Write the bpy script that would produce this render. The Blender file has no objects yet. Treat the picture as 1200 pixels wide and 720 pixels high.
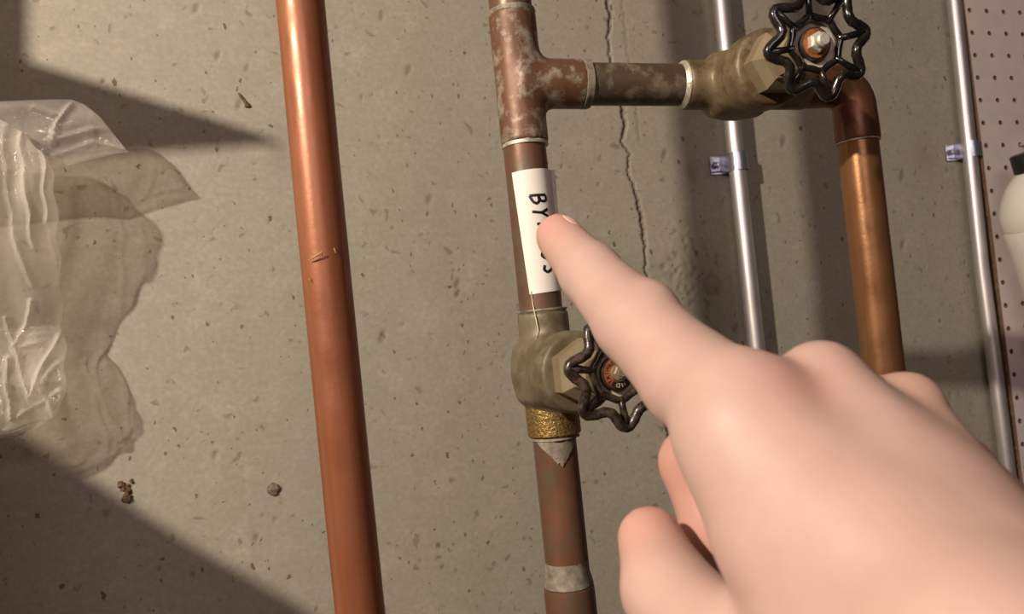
import bpy, math, random
import numpy as np
from mathutils import Vector, Matrix

# ------------------------------------------------------------------ camera
S = bpy.context.scene
COL = S.collection
PI = math.pi
cam_d = bpy.data.cameras.new('camera')
cam = bpy.data.objects.new('camera', cam_d)
COL.objects.link(cam)
cam_d.sensor_width = 36.0
cam_d.lens = 28.5
cam_d.clip_start = 0.01
yaw, pitch, roll = math.radians(19.167), math.radians(1.972), math.radians(-5.7835)
_f = Vector((math.sin(yaw) * math.cos(pitch), math.cos(yaw) * math.cos(pitch), math.sin(pitch)))
_r0 = Vector((math.cos(yaw), -math.sin(yaw), 0))
_u0 = _r0.cross(_f)
_r = math.cos(roll) * _r0 + math.sin(roll) * _u0
_u = -math.sin(roll) * _r0 + math.cos(roll) * _u0
CAMLOC = Vector((0, -0.685, 1.45))
m = Matrix((_r, _u, -_f)).transposed().to_4x4()
m.translation = CAMLOC
cam.matrix_world = m
cam_d.dof.use_dof = True
cam_d.dof.focus_distance = 0.42
cam_d.dof.aperture_fstop = 20.0
S.camera = cam

# ------------------------------------------------------------------ light
S.view_settings.view_transform = 'Standard'
S.view_settings.look = 'None'
S.view_settings.exposure = 0.0
S.view_settings.gamma = 1.0
w = bpy.data.worlds.new('world')
S.world = w
w.use_nodes = True
w.node_tree.nodes['Background'].inputs[0].default_value = (0.30, 0.24, 0.21, 1)
w.node_tree.nodes['Background'].inputs[1].default_value = 0.03

ld = bpy.data.lights.new('bulb', 'POINT')          # bare basement bulb, up and to the left
ld.energy = 60.0
ld.color = (1.0, 0.86, 0.70)
ld.shadow_soft_size = 0.014
lo = bpy.data.objects.new('bulb', ld)
lo.location = (-0.64, -0.82, 1.93)
COL.objects.link(lo)

fd = bpy.data.lights.new('far_ceiling_lamp', 'AREA')  # fill light added behind the camera to lift the shadows
fd.energy = 17.0
fd.color = (1.0, 0.79, 0.78)
fd.shape = 'RECTANGLE'
fd.size, fd.size_y = 1.0, 0.8
fo = bpy.data.objects.new('far_ceiling_lamp', fd)
fo.location = (-0.45, -2.25, 2.30)
fo.rotation_euler = (math.radians(45), 0, math.radians(-12))
COL.objects.link(fo)

# ------------------------------------------------------------------ helpers
def tag(o, label=None, cat=None, group=None, kind=None):
    if label: o['label'] = label
    if cat: o['category'] = cat
    if group: o['group'] = group
    if kind: o['kind'] = kind
    return o

def empty(name, loc=(0, 0, 0)):
    o = bpy.data.objects.new(name, None)
    o.location = loc
    o.empty_display_size = 0.02
    COL.objects.link(o)
    return o

def mesh_obj(name, verts, faces, mat, parent=None, smooth=True, angle=35, attr=None):
    me = bpy.data.meshes.new(name)
    if PLACE: verts = [tuple(q) for q in place(verts)]
    if isinstance(verts, np.ndarray): verts = verts.tolist()
    if isinstance(faces, np.ndarray): faces = faces.tolist()
    me.from_pydata(verts, [], faces)
    me.update()
    if smooth:
        me.shade_smooth()
        if angle: me.set_sharp_from_angle(angle=math.radians(angle))
    if attr:
        for k, v in attr.items():
            a = me.attributes.new(k, 'FLOAT', 'POINT')
            a.data.foreach_set('value', np.asarray(v, dtype=np.float32))
    if mat: me.materials.append(mat)
    o = bpy.data.objects.new(name, me)
    COL.objects.link(o)
    if parent is not None:
        o.parent = parent
        if parent.parent is None: o.matrix_parent_inverse = Matrix.Translation(-parent.location)
    return o

PLACE = None      # (model point, scene point, size): where a fitting modelled at half-inch size is set, and its trade size
def place(v):
    a, b, s = PLACE
    return [b + (Vector(q) - a) * s for q in v]

class MB:
    def __init__(s): s.v = []; s.f = []
    def add(s, v, f):
        n = len(s.v)
        s.v += [tuple(map(float, p)) for p in v]
        s.f += [tuple(i + n for i in q) for q in f]
        return s
    def build(s, name, mat, parent=None, smooth=True, angle=35):
        return mesh_obj(name, s.v, s.f, mat, parent, smooth, angle)

def frame_of(d):
    d = Vector(d).normalized()
    a = Vector((0, 0, 1)) if abs(d.z) < 0.9 else Vector((1, 0, 0))
    x = a.cross(d).normalized()
    return x, d.cross(x), d

def lathe(o, d, prof, n=40, x=None, jit=0.0, seed=0):
    """rings (t, r) along the axis d from point o, closed at both ends"""
    rnd = random.Random(seed)
    X, Y, D = frame_of(d)
    if x is not None:
        X = (Vector(x) - D * Vector(x).dot(D)).normalized(); Y = D.cross(X)
    o = Vector(o); v = []; f = []
    for (t, r) in prof:
        for k in range(n):
            a = 2 * PI * k / n
            rr = r * (1 + jit * (rnd.random() - .5))
            v.append(o + D * t + X * (rr * math.cos(a)) + Y * (rr * math.sin(a)))
    for i in range(len(prof) - 1):
        for k in range(n):
            k2 = (k + 1) % n
            f.append((i * n + k, i * n + k2, (i + 1) * n + k2, (i + 1) * n + k))
    f.append(tuple(range(n - 1, -1, -1)))
    f.append(tuple((len(prof) - 1) * n + k for k in range(n)))
    return v, f

def tube(path, r, n=10, closed=False, cap=True, flat=None):
    P = [Vector(p) for p in path]; N = len(P); v = []; f = []
    rs = r if isinstance(r, (list, tuple)) else [r] * N
    prev = None
    for i in range(N):
        if closed: t = P[(i + 1) % N] - P[i - 1]
        else: t = P[min(i + 1, N - 1)] - P[max(i - 1, 0)]
        t.normalize()
        if prev is None: X, Y, _ = frame_of(t)
        else:
            X = (prev - t * prev.dot(t)).normalized(); Y = t.cross(X)
        prev = X
        for k in range(n):
            a = 2 * PI * k / n
            v.append(P[i] + X * (rs[i] * math.cos(a)) + Y * (rs[i] * math.sin(a)))
    M = N if closed else N - 1
    for i in range(M):
        j = (i + 1) % N
        for k in range(n):
            k2 = (k + 1) % n
            f.append((i * n + k, i * n + k2, j * n + k2, j * n + k))
    if cap and not closed:
        f.append(tuple(range(n - 1, -1, -1)))
        f.append(tuple((N - 1) * n + k for k in range(n)))
    return v, f

def box(x0, x1, y0, y1, z0, z1):
    v = [(x, y, z) for x in (x0, x1) for y in (y0, y1) for z in (z0, z1)]
    f = [(0, 1, 3, 2), (4, 6, 7, 5), (0, 4, 5, 1), (2, 3, 7, 6), (0, 2, 6, 4), (1, 5, 7, 3)]
    return v, f

def prism(poly, d0, d1, o, X, Y, D):
    """polygon (x, y) in frame X,Y extruded along D from d0 to d1"""
    o, X, Y, D = Vector(o), Vector(X), Vector(Y), Vector(D)
    n = len(poly)
    v = [o + X * a + Y * b + D * d for d in (d0, d1) for a, b in poly]
    f = [tuple(range(n - 1, -1, -1)), tuple(range(n, 2 * n))]
    f += [(k, (k + 1) % n, n + (k + 1) % n, n + k) for k in range(n)]
    return v, f

# ---- signed distance modelling (cast fittings, the hand)
def sd_capsule(P, a, b, ra, rb):
    a = np.array(a, np.float32); b = np.array(b, np.float32)
    ab = b - a; pa = P - a
    t = np.clip((pa @ ab) / np.dot(ab, ab), 0, 1)
    d = pa - t[..., None] * ab
    return np.sqrt((d * d).sum(-1)) - (ra + (rb - ra) * t)

def sd_cyl(P, a, b, r, edge=0.0012):
    a = np.array(a, np.float32); b = np.array(b, np.float32)
    ab = b - a; L = np.linalg.norm(ab); ab = ab / L
    pa = P - a
    t = pa @ ab
    rad = np.sqrt(np.maximum((pa * pa).sum(-1) - t * t, 0))
    dx = rad - (r - edge); dy = np.abs(t - L / 2) - (L / 2 - edge)
    return np.minimum(np.maximum(dx, dy), 0) + np.sqrt(np.maximum(dx, 0) ** 2 + np.maximum(dy, 0) ** 2) - edge

def smin(a, b, k):
    h = np.clip(0.5 + 0.5 * (b - a) / k, 0, 1)
    return b + (a - b) * h - k * h * (1 - h)

def surface_net(fn, lo, hi, h, relax=2):
    lo = np.array(lo, np.float32); hi = np.array(hi, np.float32)
    n = np.ceil((hi - lo) / h).astype(int) + 1
    ax = [lo[i] + h * np.arange(n[i], dtype=np.float32) for i in range(3)]
    D = np.empty(n, np.float32)
    for i0 in range(0, n[0], 24):
        G = np.stack(np.meshgrid(ax[0][i0:i0 + 24], ax[1], ax[2], indexing='ij'), -1)
        D[i0:i0 + 24] = fn(G)
    ins = D < 0
    c = np.zeros(tuple(n - 1), np.int8)
    for dx in (0, 1):
        for dy in (0, 1):
            for dz in (0, 1):
                c += ins[dx:n[0] - 1 + dx, dy:n[1] - 1 + dy, dz:n[2] - 1 + dz]
    act = (c > 0) & (c < 8)
    idx = -np.ones(act.shape, np.int64)
    cells = np.argwhere(act)
    idx[act] = np.arange(len(cells))
    acc = np.zeros((len(cells), 3)); cnt = np.zeros(len(cells))
    corners = [(x, y, z) for x in (0, 1) for y in (0, 1) for z in (0, 1)]
    vals = {q: D[cells[:, 0] + q[0], cells[:, 1] + q[1], cells[:, 2] + q[2]] for q in corners}
    for q in corners:
        for a in range(3):
            if q[a] == 0:
                r = list(q); r[a] = 1; r = tuple(r)
                d0, d1 = vals[q], vals[r]
                cr = (d0 < 0) != (d1 < 0)
                t = np.where(cr, d0 / np.where(cr, d0 - d1, 1), 0)
                p = np.array(q, float)[None] + 0 * acc
                p[:, a] = t
                acc += np.where(cr[:, None], p, 0); cnt += cr
    V = lo + h * (cells + acc / cnt[:, None])
    F = []
    for a in range(3):
        b, e = (a + 1) % 3, (a + 2) % 3
        sl0 = [slice(None)] * 3; sl1 = [slice(None)] * 3
        sl0[a] = slice(0, -1); sl1[a] = slice(1, None)
        cr = ins[tuple(sl0)] != ins[tuple(sl1)]
        E = np.argwhere(cr)
        E = E[(E[:, b] > 0) & (E[:, e] > 0) & (E[:, b] < n[b] - 1) & (E[:, e] < n[e] - 1)]
        q = []
        for ob, oe in ((-1, -1), (0, -1), (0, 0), (-1, 0)):
            k = E.copy(); k[:, b] += ob; k[:, e] += oe
            q.append(idx[k[:, 0], k[:, 1], k[:, 2]])
        q = np.stack(q, 1)
        flip = ~ins[E[:, 0], E[:, 1], E[:, 2]]
        q[flip] = q[flip][:, ::-1]
        F.append(q)
    F = np.concatenate(F)
    for _ in range(relax):          # light smoothing along mesh edges
        s = np.zeros_like(V); k = np.zeros(len(V))
        for i in range(4):
            a, b = F[:, i], F[:, (i + 1) % 4]
            np.add.at(s, a, V[b]); np.add.at(s, b, V[a]); np.add.at(k, a, 1); np.add.at(k, b, 1)
        V = V * .45 + .55 * s / np.maximum(k, 1)[:, None]
    return V, F

# ------------------------------------------------------------------ materials
class NT:
    def __init__(s, name):
        s.m = bpy.data.materials.new(name); s.m.use_nodes = True
        s.t = s.m.node_tree; s.n = s.t.nodes; s.l = s.t.links
        s.p = s.n['Principled BSDF']; s.out = s.n['Material Output']
        s.co = s.n.new('ShaderNodeTexCoord').outputs['Object']
    def set(s, **k):
        for a, b in k.items():
            i = s.p.inputs[a.replace('_', ' ')]
            if hasattr(b, 'is_output') or hasattr(b, 'links'): s.l.new(b, i)
            else: i.default_value = (*b, 1) if i.type == 'RGBA' else b
        return s
    def noise(s, scale, detail=4, rough=.55, stretch=None, dist=0):
        q = s.n.new('ShaderNodeTexNoise')
        q.inputs['Scale'].default_value = scale; q.inputs['Detail'].default_value = detail
        q.inputs['Roughness'].default_value = rough; q.inputs['Distortion'].default_value = dist
        c = s.co
        if stretch:
            mp = s.n.new('ShaderNodeMapping'); mp.inputs['Scale'].default_value = stretch
            s.l.new(c, mp.inputs[0]); c = mp.outputs[0]
        s.l.new(c, q.inputs['Vector'])
        return q.outputs['Fac']
    def ramp(s, fac, stops, interp='LINEAR'):
        q = s.n.new('ShaderNodeValToRGB'); q.color_ramp.interpolation = interp
        e = q.color_ramp.elements
        while len(e) < len(stops): e.new(.5)
        for el, (p, c) in zip(e, stops):
            el.position = p
            el.color = (c, c, c, 1) if not isinstance(c, tuple) else (*c, 1)
        s.l.new(fac, q.inputs[0]); return q.outputs[0]
    def mix(s, fac, a, b, mode='MIX'):
        q = s.n.new('ShaderNodeMix'); q.data_type = 'RGBA'; q.blend_type = mode
        for i, x in ((0, fac), (6, a), (7, b)):
            if hasattr(x, 'links'): s.l.new(x, q.inputs[i])
            else: q.inputs[i].default_value = (*x, 1) if isinstance(x, tuple) else x
        return q.outputs[2]
    def attr(s, name):
        q = s.n.new('ShaderNodeAttribute'); q.attribute_name = name; return q.outputs['Fac']
    def bump(s, h, strength=.3, dist=.001):
        q = s.n.new('ShaderNodeBump'); q.inputs['Strength'].default_value = strength
        q.inputs['Distance'].default_value = dist
        s.l.new(h, q.inputs['Height']); s.l.new(q.outputs[0], s.p.inputs['Normal']); return s

def simple(name, col, rough=.5, metal=0.0, var=.15, scale=200, bump=.15, **kw):
    t = NT(name)
    a = tuple(c * (1 - var) for c in col); b = tuple(min(c * (1 + var), 1) for c in col)
    nz = t.noise(scale)
    t.set(Base_Color=t.ramp(nz, [(.3, a), (.7, b)]), Roughness=rough, Metallic=metal, **kw)
    t.bump(t.noise(scale * 4), bump, .0004)
    return t.m

# concrete
t = NT('cast_concrete')
big = t.noise(5.5, 5, .6)
fine = t.noise(240, 5, .7)
mid = t.noise(42, 5, .65)
c = t.mix(big, (.345, .318, .262), (.45, .422, .345))
c = t.mix(t.ramp(mid, [(.35, .55), (.75, 0.)]), c, (.335, .305, .25))
mot = t.noise(75, 4, .6, stretch=(1, 1, 1.6)); c = t.mix(t.ramp(mot, [(.38, .5), (.6, 0.)]), c, (.315, .30, .235)); c = t.mix(t.ramp(t.noise(28, 3), [(.55, 0.), (.8, .6)]), c, (.50, .455, .38))
c = t.mix(t.ramp(fine, [(.42, .45), (.62, 0.)]), c, (.27, .24, .195))
spot = t.noise(95, 2, .4, dist=.6)
c = t.mix(t.ramp(spot, [(.665, 0.), (.72, .6)]), c, (.17, .14, .105))
for sc_, rad, amt in ((70, .19, .85), (140, .22, .75)):
    vo = t.n.new('ShaderNodeTexVoronoi'); vo.inputs['Scale'].default_value = sc_; vo.inputs['Randomness'].default_value = 1
    mp = t.n.new('ShaderNodeMapping'); mp.inputs['Scale'].default_value = (1.25, 1, .85); mp.inputs['Rotation'].default_value = (0, .3, 0)
    wn = t.n.new('ShaderNodeTexNoise'); wn.inputs['Scale'].default_value = 260; wn.inputs['Detail'].default_value = 2; t.l.new(t.co, wn.inputs['Vector'])
    wa = t.n.new('ShaderNodeVectorMath'); wa.operation = 'MULTIPLY_ADD'; t.l.new(wn.outputs['Color'], wa.inputs[0]); wa.inputs[1].default_value = (.006, .006, .006); t.l.new(t.co, wa.inputs[2])
    t.l.new(wa.outputs[0], mp.inputs[0]); t.l.new(mp.outputs[0], vo.inputs['Vector'])
    sp = t.n.new('ShaderNodeSeparateColor'); t.l.new(vo.outputs['Color'], sp.inputs[0])
    pw = t.n.new('ShaderNodeMath'); pw.operation = 'POWER'; t.l.new(sp.outputs[0], pw.inputs[0]); pw.inputs[1].default_value = 3.0
    ml = t.n.new('ShaderNodeMath'); ml.operation = 'MULTIPLY'; t.l.new(pw.outputs[0], ml.inputs[0]); ml.inputs[1].default_value = rad
    sb = t.n.new('ShaderNodeMath'); sb.operation = 'SUBTRACT'; t.l.new(ml.outputs[0], sb.inputs[0]); t.l.new(vo.outputs['Distance'], sb.inputs[1])
    k_ = t.ramp(sb.outputs[0], [(0.0, 0.), (.03, amt)])
    c = t.mix(k_, c, (.10, .078, .055))
c = t.mix(t.attr('dirt'), c, (.085, .066, .046))
c = t.mix(t.attr('tone'), c, (.26, .21, .175))
t.set(Base_Color=c, Roughness=.9, Specular_IOR_Level=.25)
hsum = t.mix(.5, t.noise(330, 5, .7), t.noise(60, 4, .6))
t.bump(hsum, .16, .0014)
M_CONC = t.m

def copper(name, dark, pale_tone, patina, pat_amt, metal=.75, rough=.36, streak=(60, 60, 4)):
    t = NT(name)
    n1 = t.noise(1.6, 5, .6, stretch=streak)
    n2 = t.noise(90, 5, .65)
    c = t.ramp(n1, [(.3, dark), (.7, pale_tone)])  # random streaks between the darker and paler copper tones
    if pat_amt: c = t.mix(t.ramp(n2, [(1 - pat_amt - .08, 0.), (1 - pat_amt + .06, .85)]), c, patina)
    r = t.ramp(t.noise(50, 4), [(.3, rough - .08), (.7, rough + .12)])
    t.set(Base_Color=c, Metallic=metal, Roughness=r)
    t.bump(t.noise(420, 3), .12, .0005)
    return t.m

M_COP_L = copper('lacquered_copper', (.225, .078, .036), (.30, .108, .05), (.14, .055, .027), .24, .32, .36)
M_COP_B = copper('weathered_copper', (.108, .056, .034), (.18, .078, .043), (.115, .085, .053), .46, .25, .42)
M_COP_R = copper('bright_copper', (.20, .092, .037), (.26, .125, .053), (.14, .064, .029), .3, .6, .36)
M_ELBOW = copper('dark_copper', (.10, .042, .025), (.20, .08, .04), (.08, .05, .03), .4, .65, .34)
M_BRANCH = copper('tarnished_copper', (.055, .038, .024), (.10, .072, .042), (.20, .17, .115), .44, .25, .48, (30, 8, 60))
M_TEE = copper('crusted_copper', (.095, .048, .026), (.17, .075, .038), (.33, .30, .235), .43, .25, .46, (40, 40, 8))
M_BRASS = copper('dusty_brass', (.085, .066, .034), (.14, .11, .06), (.18, .15, .095), .5, .2, .5, (25, 25, 25))
M_BRASS_D = copper('brown_brass', (.085, .053, .022), (.15, .098, .045), (.20, .155, .088), .5, .2, .46, (25, 25, 25))
M_BRASS_N = copper('dull_brass_nut', (.20, .155, .085), (.28, .22, .13), (.24, .20, .135), .45, .2, .45, (25, 25, 25))
t = NT('grainy_gold_brass')
g = t.noise(700, 3, .7)
t.set(Base_Color=t.ramp(g, [(.35, (.16, .10, .030)), (.7, (.42, .28, .10))]), Metallic=.75, Roughness=.45)
t.bump(t.noise(600, 3, .6), .8, .0009); M_GOLD = t.m
M_SOLDER = simple('solder', (.46, .42, .34), .42, .5, .35, 260, .5)
M_SOLDER_D = simple('dull_solder', (.24, .21, .165), .6, .25, .45, 190, .5)
t = NT('black_enamel')
t.set(Base_Color=t.ramp(t.noise(160, 4), [(.4, (.006, .005, .005)), (.75, (.022, .017, .013))]), Roughness=.2, Coat_Weight=.3)
t.bump(t.noise(300, 3), .3, .0006); M_BLACK = t.m
t = NT('worn_black_enamel')
t.set(Base_Color=t.ramp(t.noise(220, 5, .7), [(.45, (.016, .011, .008)), (.68, (.10, .07, .048))]), Roughness=.3)
t.bump(t.noise(300, 3), .4, .0006); M_BLACK_W = t.m
M_DISH = simple('dusty_dish', (.40, .35, .28), .75, .1, .25, 300, .3)
M_PLATE = simple('orange_plate', (.34, .12, .04), .4, .3, .4, 500, .2)
M_PLATE_D = simple('dark_plate_rim', (.035, .022, .018), .4, .2, .4, 500, .2)
M_PLATE_T = simple('plate_lettering', (.62, .54, .46), .5, .1, .1, 500, .1)
M_NUT = simple('grey_nut', (.55, .52, .46), .5, .35, .2, 300, .4)
t = NT('galvanised_steel')
t.set(Base_Color=t.ramp(t.noise(70, 4, .6, stretch=(1, 1, .25)), [(.3, (.56, .54, .55)), (.7, (.72, .70, .70))]), Metallic=.8, Roughness=.42)
t.bump(t.noise(300, 3), .08, .0004); M_EMT = t.m
M_ZINC = simple('zinc_strap', (.42, .43, .52), .34, .85, .2, 120, .2)
M_PEG = simple('painted_hardboard', (.66, .58, .57), .6, 0, .05, 60, .08)
M_PEG_E = simple('hardboard_edge', (.15, .085, .05), .85, 0, .35, 250, .5)
t = NT('white_label_paper')
t.set(Base_Color=t.ramp(t.noise(120, 3), [(.3, (.76, .72, .65)), (.7, (.80, .76, .70))]), Roughness=.6); M_LABEL = t.m
t = NT('black_marker'); t.set(Base_Color=t.ramp(t.noise(300), [(.3, (.006, .006, .008)), (.7, (.018, .016, .02))]), Roughness=.4); M_INK = t.m
M_THREAD = simple('adhesive_thread', (.50, .44, .33), .6, 0, .2, 300, .1)
M_DIRT = simple('dirt_clump', (.13, .075, .04), .9, 0, .5, 500, .8)
M_BURR = simple('copper_shaving', (.62, .40, .20), .4, .5, .1, 300, .1)
M_STONE = simple('pebble_stone', (.17, .135, .085), .85, 0, .4, 400, .6)
M_WOOD = simple('shelf_wood', (.24, .16, .09), .7, 0, .2, 30, .2)
M_DARKROOM = simple('basement_paint', (.12, .10, .085), .9, 0, .15, 6, .2)
t = NT('milky_plastic')
t.set(Base_Color=t.ramp(t.noise(20), [(.3, (.80, .76, .69)), (.7, (.84, .80, .73))]), Roughness=.38, Subsurface_Weight=.35, Subsurface_Radius=(.01, .008, .006), Subsurface_Scale=1.0); M_JUG = t.m
M_CAP = simple('black_plastic_cap', (.012, .011, .011), .4, 0, .3, 200, .1)
# clear plastic film
t = NT('clear_plastic_film')
t.set(Base_Color=t.ramp(t.noise(30), [(.3, (.78, .74, .68)), (.7, (.86, .82, .76))]), Roughness=.13, Specular_IOR_Level=.9, Transmission_Weight=0.0)
t.bump(t.noise(55, 5, .65, dist=1.2), .5, .003)
tr = t.n.new('ShaderNodeBsdfTransparent'); tr.inputs[0].default_value = (.92, .90, .87, 1)
mx = t.n.new('ShaderNodeMixShader')
lw = t.n.new('ShaderNodeLayerWeight'); lw.inputs['Blend'].default_value = .35
mr = t.n.new('ShaderNodeMapRange'); mr.inputs['To Min'].default_value = .10; mr.inputs['To Max'].default_value = .62
t.l.new(lw.outputs['Facing'], mr.inputs['Value'])
t.l.new(mr.outputs[0], mx.inputs[0]); t.l.new(tr.outputs[0], mx.inputs[1]); t.l.new(t.p.outputs[0], mx.inputs[2])
t.l.new(mx.outputs[0], t.out.inputs[0]); M_FILM = t.m
# skin
t = NT('skin')
n1 = t.noise(45, 4, .6)
c = t.ramp(n1, [(.3, (.425, .283, .245)), (.7, (.485, .328, .285))])
c = t.mix(t.attr('blush'), c, (.53, .235, .185))
c = t.mix(t.attr('tan'), c, (.44, .255, .16))
t.set(Base_Color=c, Roughness=.48, Specular_IOR_Level=.35, Subsurface_Weight=.25, Subsurface_Radius=(.005, .0025, .0012), Subsurface_Scale=.6)
t.bump(t.mix(.5, t.noise(900, 3, .6), t.noise(260, 3, .6, stretch=(1, 1, 1))), .14, .0006)
M_SKIN = t.m
t = NT('fingernail'); t.set(Base_Color=t.ramp(t.noise(60), [(.3, (.78, .48, .38)), (.7, (.82, .54, .44))]), Roughness=.3); M_NAIL = t.m

# ------------------------------------------------------------------ setting
def struct(name, v, f, mat, **k):
    return tag(mesh_obj(name, v, f, mat, **k), kind='structure')

rng = np.random.default_rng(7)
WX0, WX1, WZ0, WZ1, H = -0.22, 0.96, 1.02, 1.84, 0.00175
nx = int((WX1 - WX0) / H) + 1; nz = int((WZ1 - WZ0) / H) + 1
xs = np.linspace(WX0, WX1, nx); zs = np.linspace(WZ0, WZ1, nz)
GX, GZ = np.meshgrid(xs, zs, indexing='ij')
depth = np.zeros_like(GX); dirt = np.zeros_like(GX); tone = np.zeros_like(GX)
CRACK = [(0.3639, 1.7729), (0.368, 1.7455), (0.3626, 1.7229), (0.3627, 1.7005), (0.3668, 1.6732), (0.37, 1.6542),
         (0.3706, 1.636), (0.3646, 1.6237), (0.3722, 1.6112), (0.3685, 1.5948), (0.3742, 1.5741), (0.3777, 1.5492),
         (0.3779, 1.5205), (0.3761, 1.4976), (0.3783, 1.4631), (0.3835, 1.4219), (0.381, 1.36), (0.386, 1.28), (0.383, 1.20)]
SEAM = [(0.3817, 1.7695), (0.3813, 1.7108), (0.3845, 1.6608), (0.3838, 1.6234)]
def poly_dist(pts):
    d = np.full(GX.shape, 9.)
    for (ax, az), (bx, bz) in zip(pts[:-1], pts[1:]):
        dx, dz = bx - ax, bz - az
        t = np.clip(((GX - ax) * dx + (GZ - az) * dz) / (dx * dx + dz * dz), 0, 1)
        d = np.minimum(d, np.hypot(GX - ax - t * dx, GZ - az - t * dz))
    return d
wob = .0006 * np.sin(GZ * 420) + .0005 * np.sin(GZ * 1130 + 1)
GX += wob; dc = poly_dist(CRACK); ds = poly_dist(SEAM); GX -= wob
cw = .0008 + .0009 * (np.sin(GZ * 61 + 1.3) * .5 + .5) ** 2
kk = np.clip(1.5 - dc / cw, 0, 1); depth += .0035 * kk; dirt = np.maximum(dirt, kk * .9)
kk = np.clip(1.4 - ds / .0012, 0, 1); depth += .0006 * kk; dirt = np.maximum(dirt, kk * .28)
def pit(x, z, rx, rz, ang, dep, dk):
    R = 2.2 * max(rx, rz)
    i0, i1 = np.searchsorted(xs, (x - R, x + R)); j0, j1 = np.searchsorted(zs, (z - R, z + R))
    X = GX[i0:i1, j0:j1] - x; Z = GZ[i0:i1, j0:j1] - z
    ca, sa = math.cos(ang), math.sin(ang)
    u = (X * ca + Z * sa) / rx; v = (-X * sa + Z * ca) / rz
    q = np.clip(1.35 - np.hypot(u, v), 0, 1)
    depth[i0:i1, j0:j1] += dep * np.minimum(q * 1.6, 1)
    dirt[i0:i1, j0:j1] = np.maximum(dirt[i0:i1, j0:j1], dk * np.minimum(q * 1.5, 1))
for _ in range(260):
    x = rng.uniform(WX0 + .02, WX1 - .02); z = rng.uniform(WZ0 + .02, WZ1 - .02)
    r = .0007 + .0013 * rng.random() ** 4
    pit(x, z, r * rng.uniform(.8, 1.3), r * rng.uniform(1.0, 2.4), rng.uniform(-.7, .5), (.0016 * rng.random() + .0004) * .55, rng.uniform(.1, .75))
for x, z, r in ((-.005, 1.739, .004), (.0215, 1.66, .004), (.008, 1.70, .0035), (.03, 1.69, .003), (.165, 1.69, .004), (.172, 1.575, .004),
                (.12, 1.46, .005), (-.0203, 1.380, .0032), (.19, 1.50, .004), (.26, 1.60, .0035), (.41, 1.61, .005), (.56, 1.70, .004), (.55, 1.62, .0055), (.66, 1.62, .004), (.70, 1.58, .006), (.69, 1.505, .005)):
    pit(x, z, r * .5, r * 1.15, -.4, .0007, .42)
# rough repaired patch with a round mark, right of the crack
def blob(x, z, rx, rz): return np.exp(-((GX - x) / rx) ** 2 - ((GZ - z) / rz) ** 2)
nse = (np.sin(GX * 410 + 2.1 * np.sin(GZ * 170)) * np.sin(GZ * 330 + 1.7 * np.sin(GX * 210)))
pb = blob(.418, 1.50, .032, .04)
depth -= pb * (.0028 + .0005 * nse); tone = np.maximum(tone, pb * .22)
ring = np.exp(-((np.hypot(GX - .4473, GZ - 1.4783) - .0085) / .0028) ** 2)
depth += .0012 * ring; tone = np.maximum(tone, .75 * ring); tone = np.maximum(tone, .85 * blob(.4473, 1.4783, .009, .009))
for x, z, rx, rz, k in ((.438, 1.592, .008, .012, .8), (.735, 1.60, .018, .022, .4), (.60, 1.43, .012, .02, .4), (.66, 1.68, .02, .03, .25), (.16, 1.56, .02, .03, .2), (.05, 1.62, .012, .02, .5), (.45, 1.70, .03, .10, .3)):
    tone = np.maximum(tone, k * blob(x, z, rx, rz))
for k in range(26):
    a = rng.uniform(0, 6.28); x = .425 + .035 * math.cos(a) * rng.random(); z = 1.495 + .05 * math.sin(a) * rng.random()
    pit(x, z, .0018, .0028, rng.uniform(-1, 1), .001, .35)
for _ in range(4):     # soften the carved steps a little
    pass
V = np.stack([GX, depth, GZ], -1).reshape(-1, 3)
I = np.arange(nx * nz).reshape(nx, nz)
F = np.stack([I[:-1, :-1], I[1:, :-1], I[1:, 1:], I[:-1, 1:]], -1).reshape(-1, 4)
# surrounding plain wall
XA, XB, ZA, ZB = -1.3, 2.4, 0.0, 2.4
ev = np.array([(XA, 0, ZA), (XB, 0, ZA), (XB, 0, ZB), (XA, 0, ZB), (WX0, 0, ZA), (WX1, 0, ZA), (WX1, 0, ZB), (WX0, 0, ZB)])
b = len(V); V = np.concatenate([V, ev])
c00, c10, c11, c01 = I[0, 0], I[-1, 0], I[-1, -1], I[0, -1]
ef = [(b, b + 4, b + 7, b + 3), (b + 5, b + 1, b + 2, b + 6), (b + 4, b + 5, c10, c00), (c01, c11, b + 6, b + 7)]
zz = np.zeros(8)
me = bpy.data.meshes.new('wall_back')
me.vertices.add(len(V)); me.vertices.foreach_set('co', V.astype(np.float32).ravel())
Fa = np.concatenate([F, np.array(ef)]).astype(np.int32)
me.loops.add(Fa.size); me.loops.foreach_set('vertex_index', Fa.ravel())
me.polygons.add(len(Fa)); me.polygons.foreach_set('loop_start', np.arange(0, Fa.size, 4, dtype=np.int32))
me.update(calc_edges=True); me.validate()
me.shade_smooth()
for k, v in (('dirt', dirt), ('tone', tone)):
    a = me.attributes.new(k, 'FLOAT', 'POINT'); a.data.foreach_set('value', np.concatenate([v.ravel(), zz]).astype(np.float32))
me.materials.append(M_CONC)
wall = bpy.data.objects.new('wall_back', me); COL.objects.link(wall); tag(wall, kind='structure')

YB = -3.0
struct('floor', *box(XA, XB, YB, 0, -.05, 0), M_DARKROOM, smooth=False)
struct('ceiling', *box(XA, XB, YB, 0, 2.4, 2.45), M_DARKROOM, smooth=False)
struct('wall_left', *box(XA - .05, XA, YB, 0, 0, 2.4), M_DARKROOM, smooth=False)
struct('wall_right', *box(XB, XB + .05, YB, 0, 0, 2.4), M_DARKROOM, smooth=False)
struct('wall_front', *box(XA, XB, YB - .05, YB, 0, 2.4), M_DARKROOM, smooth=False)

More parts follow.
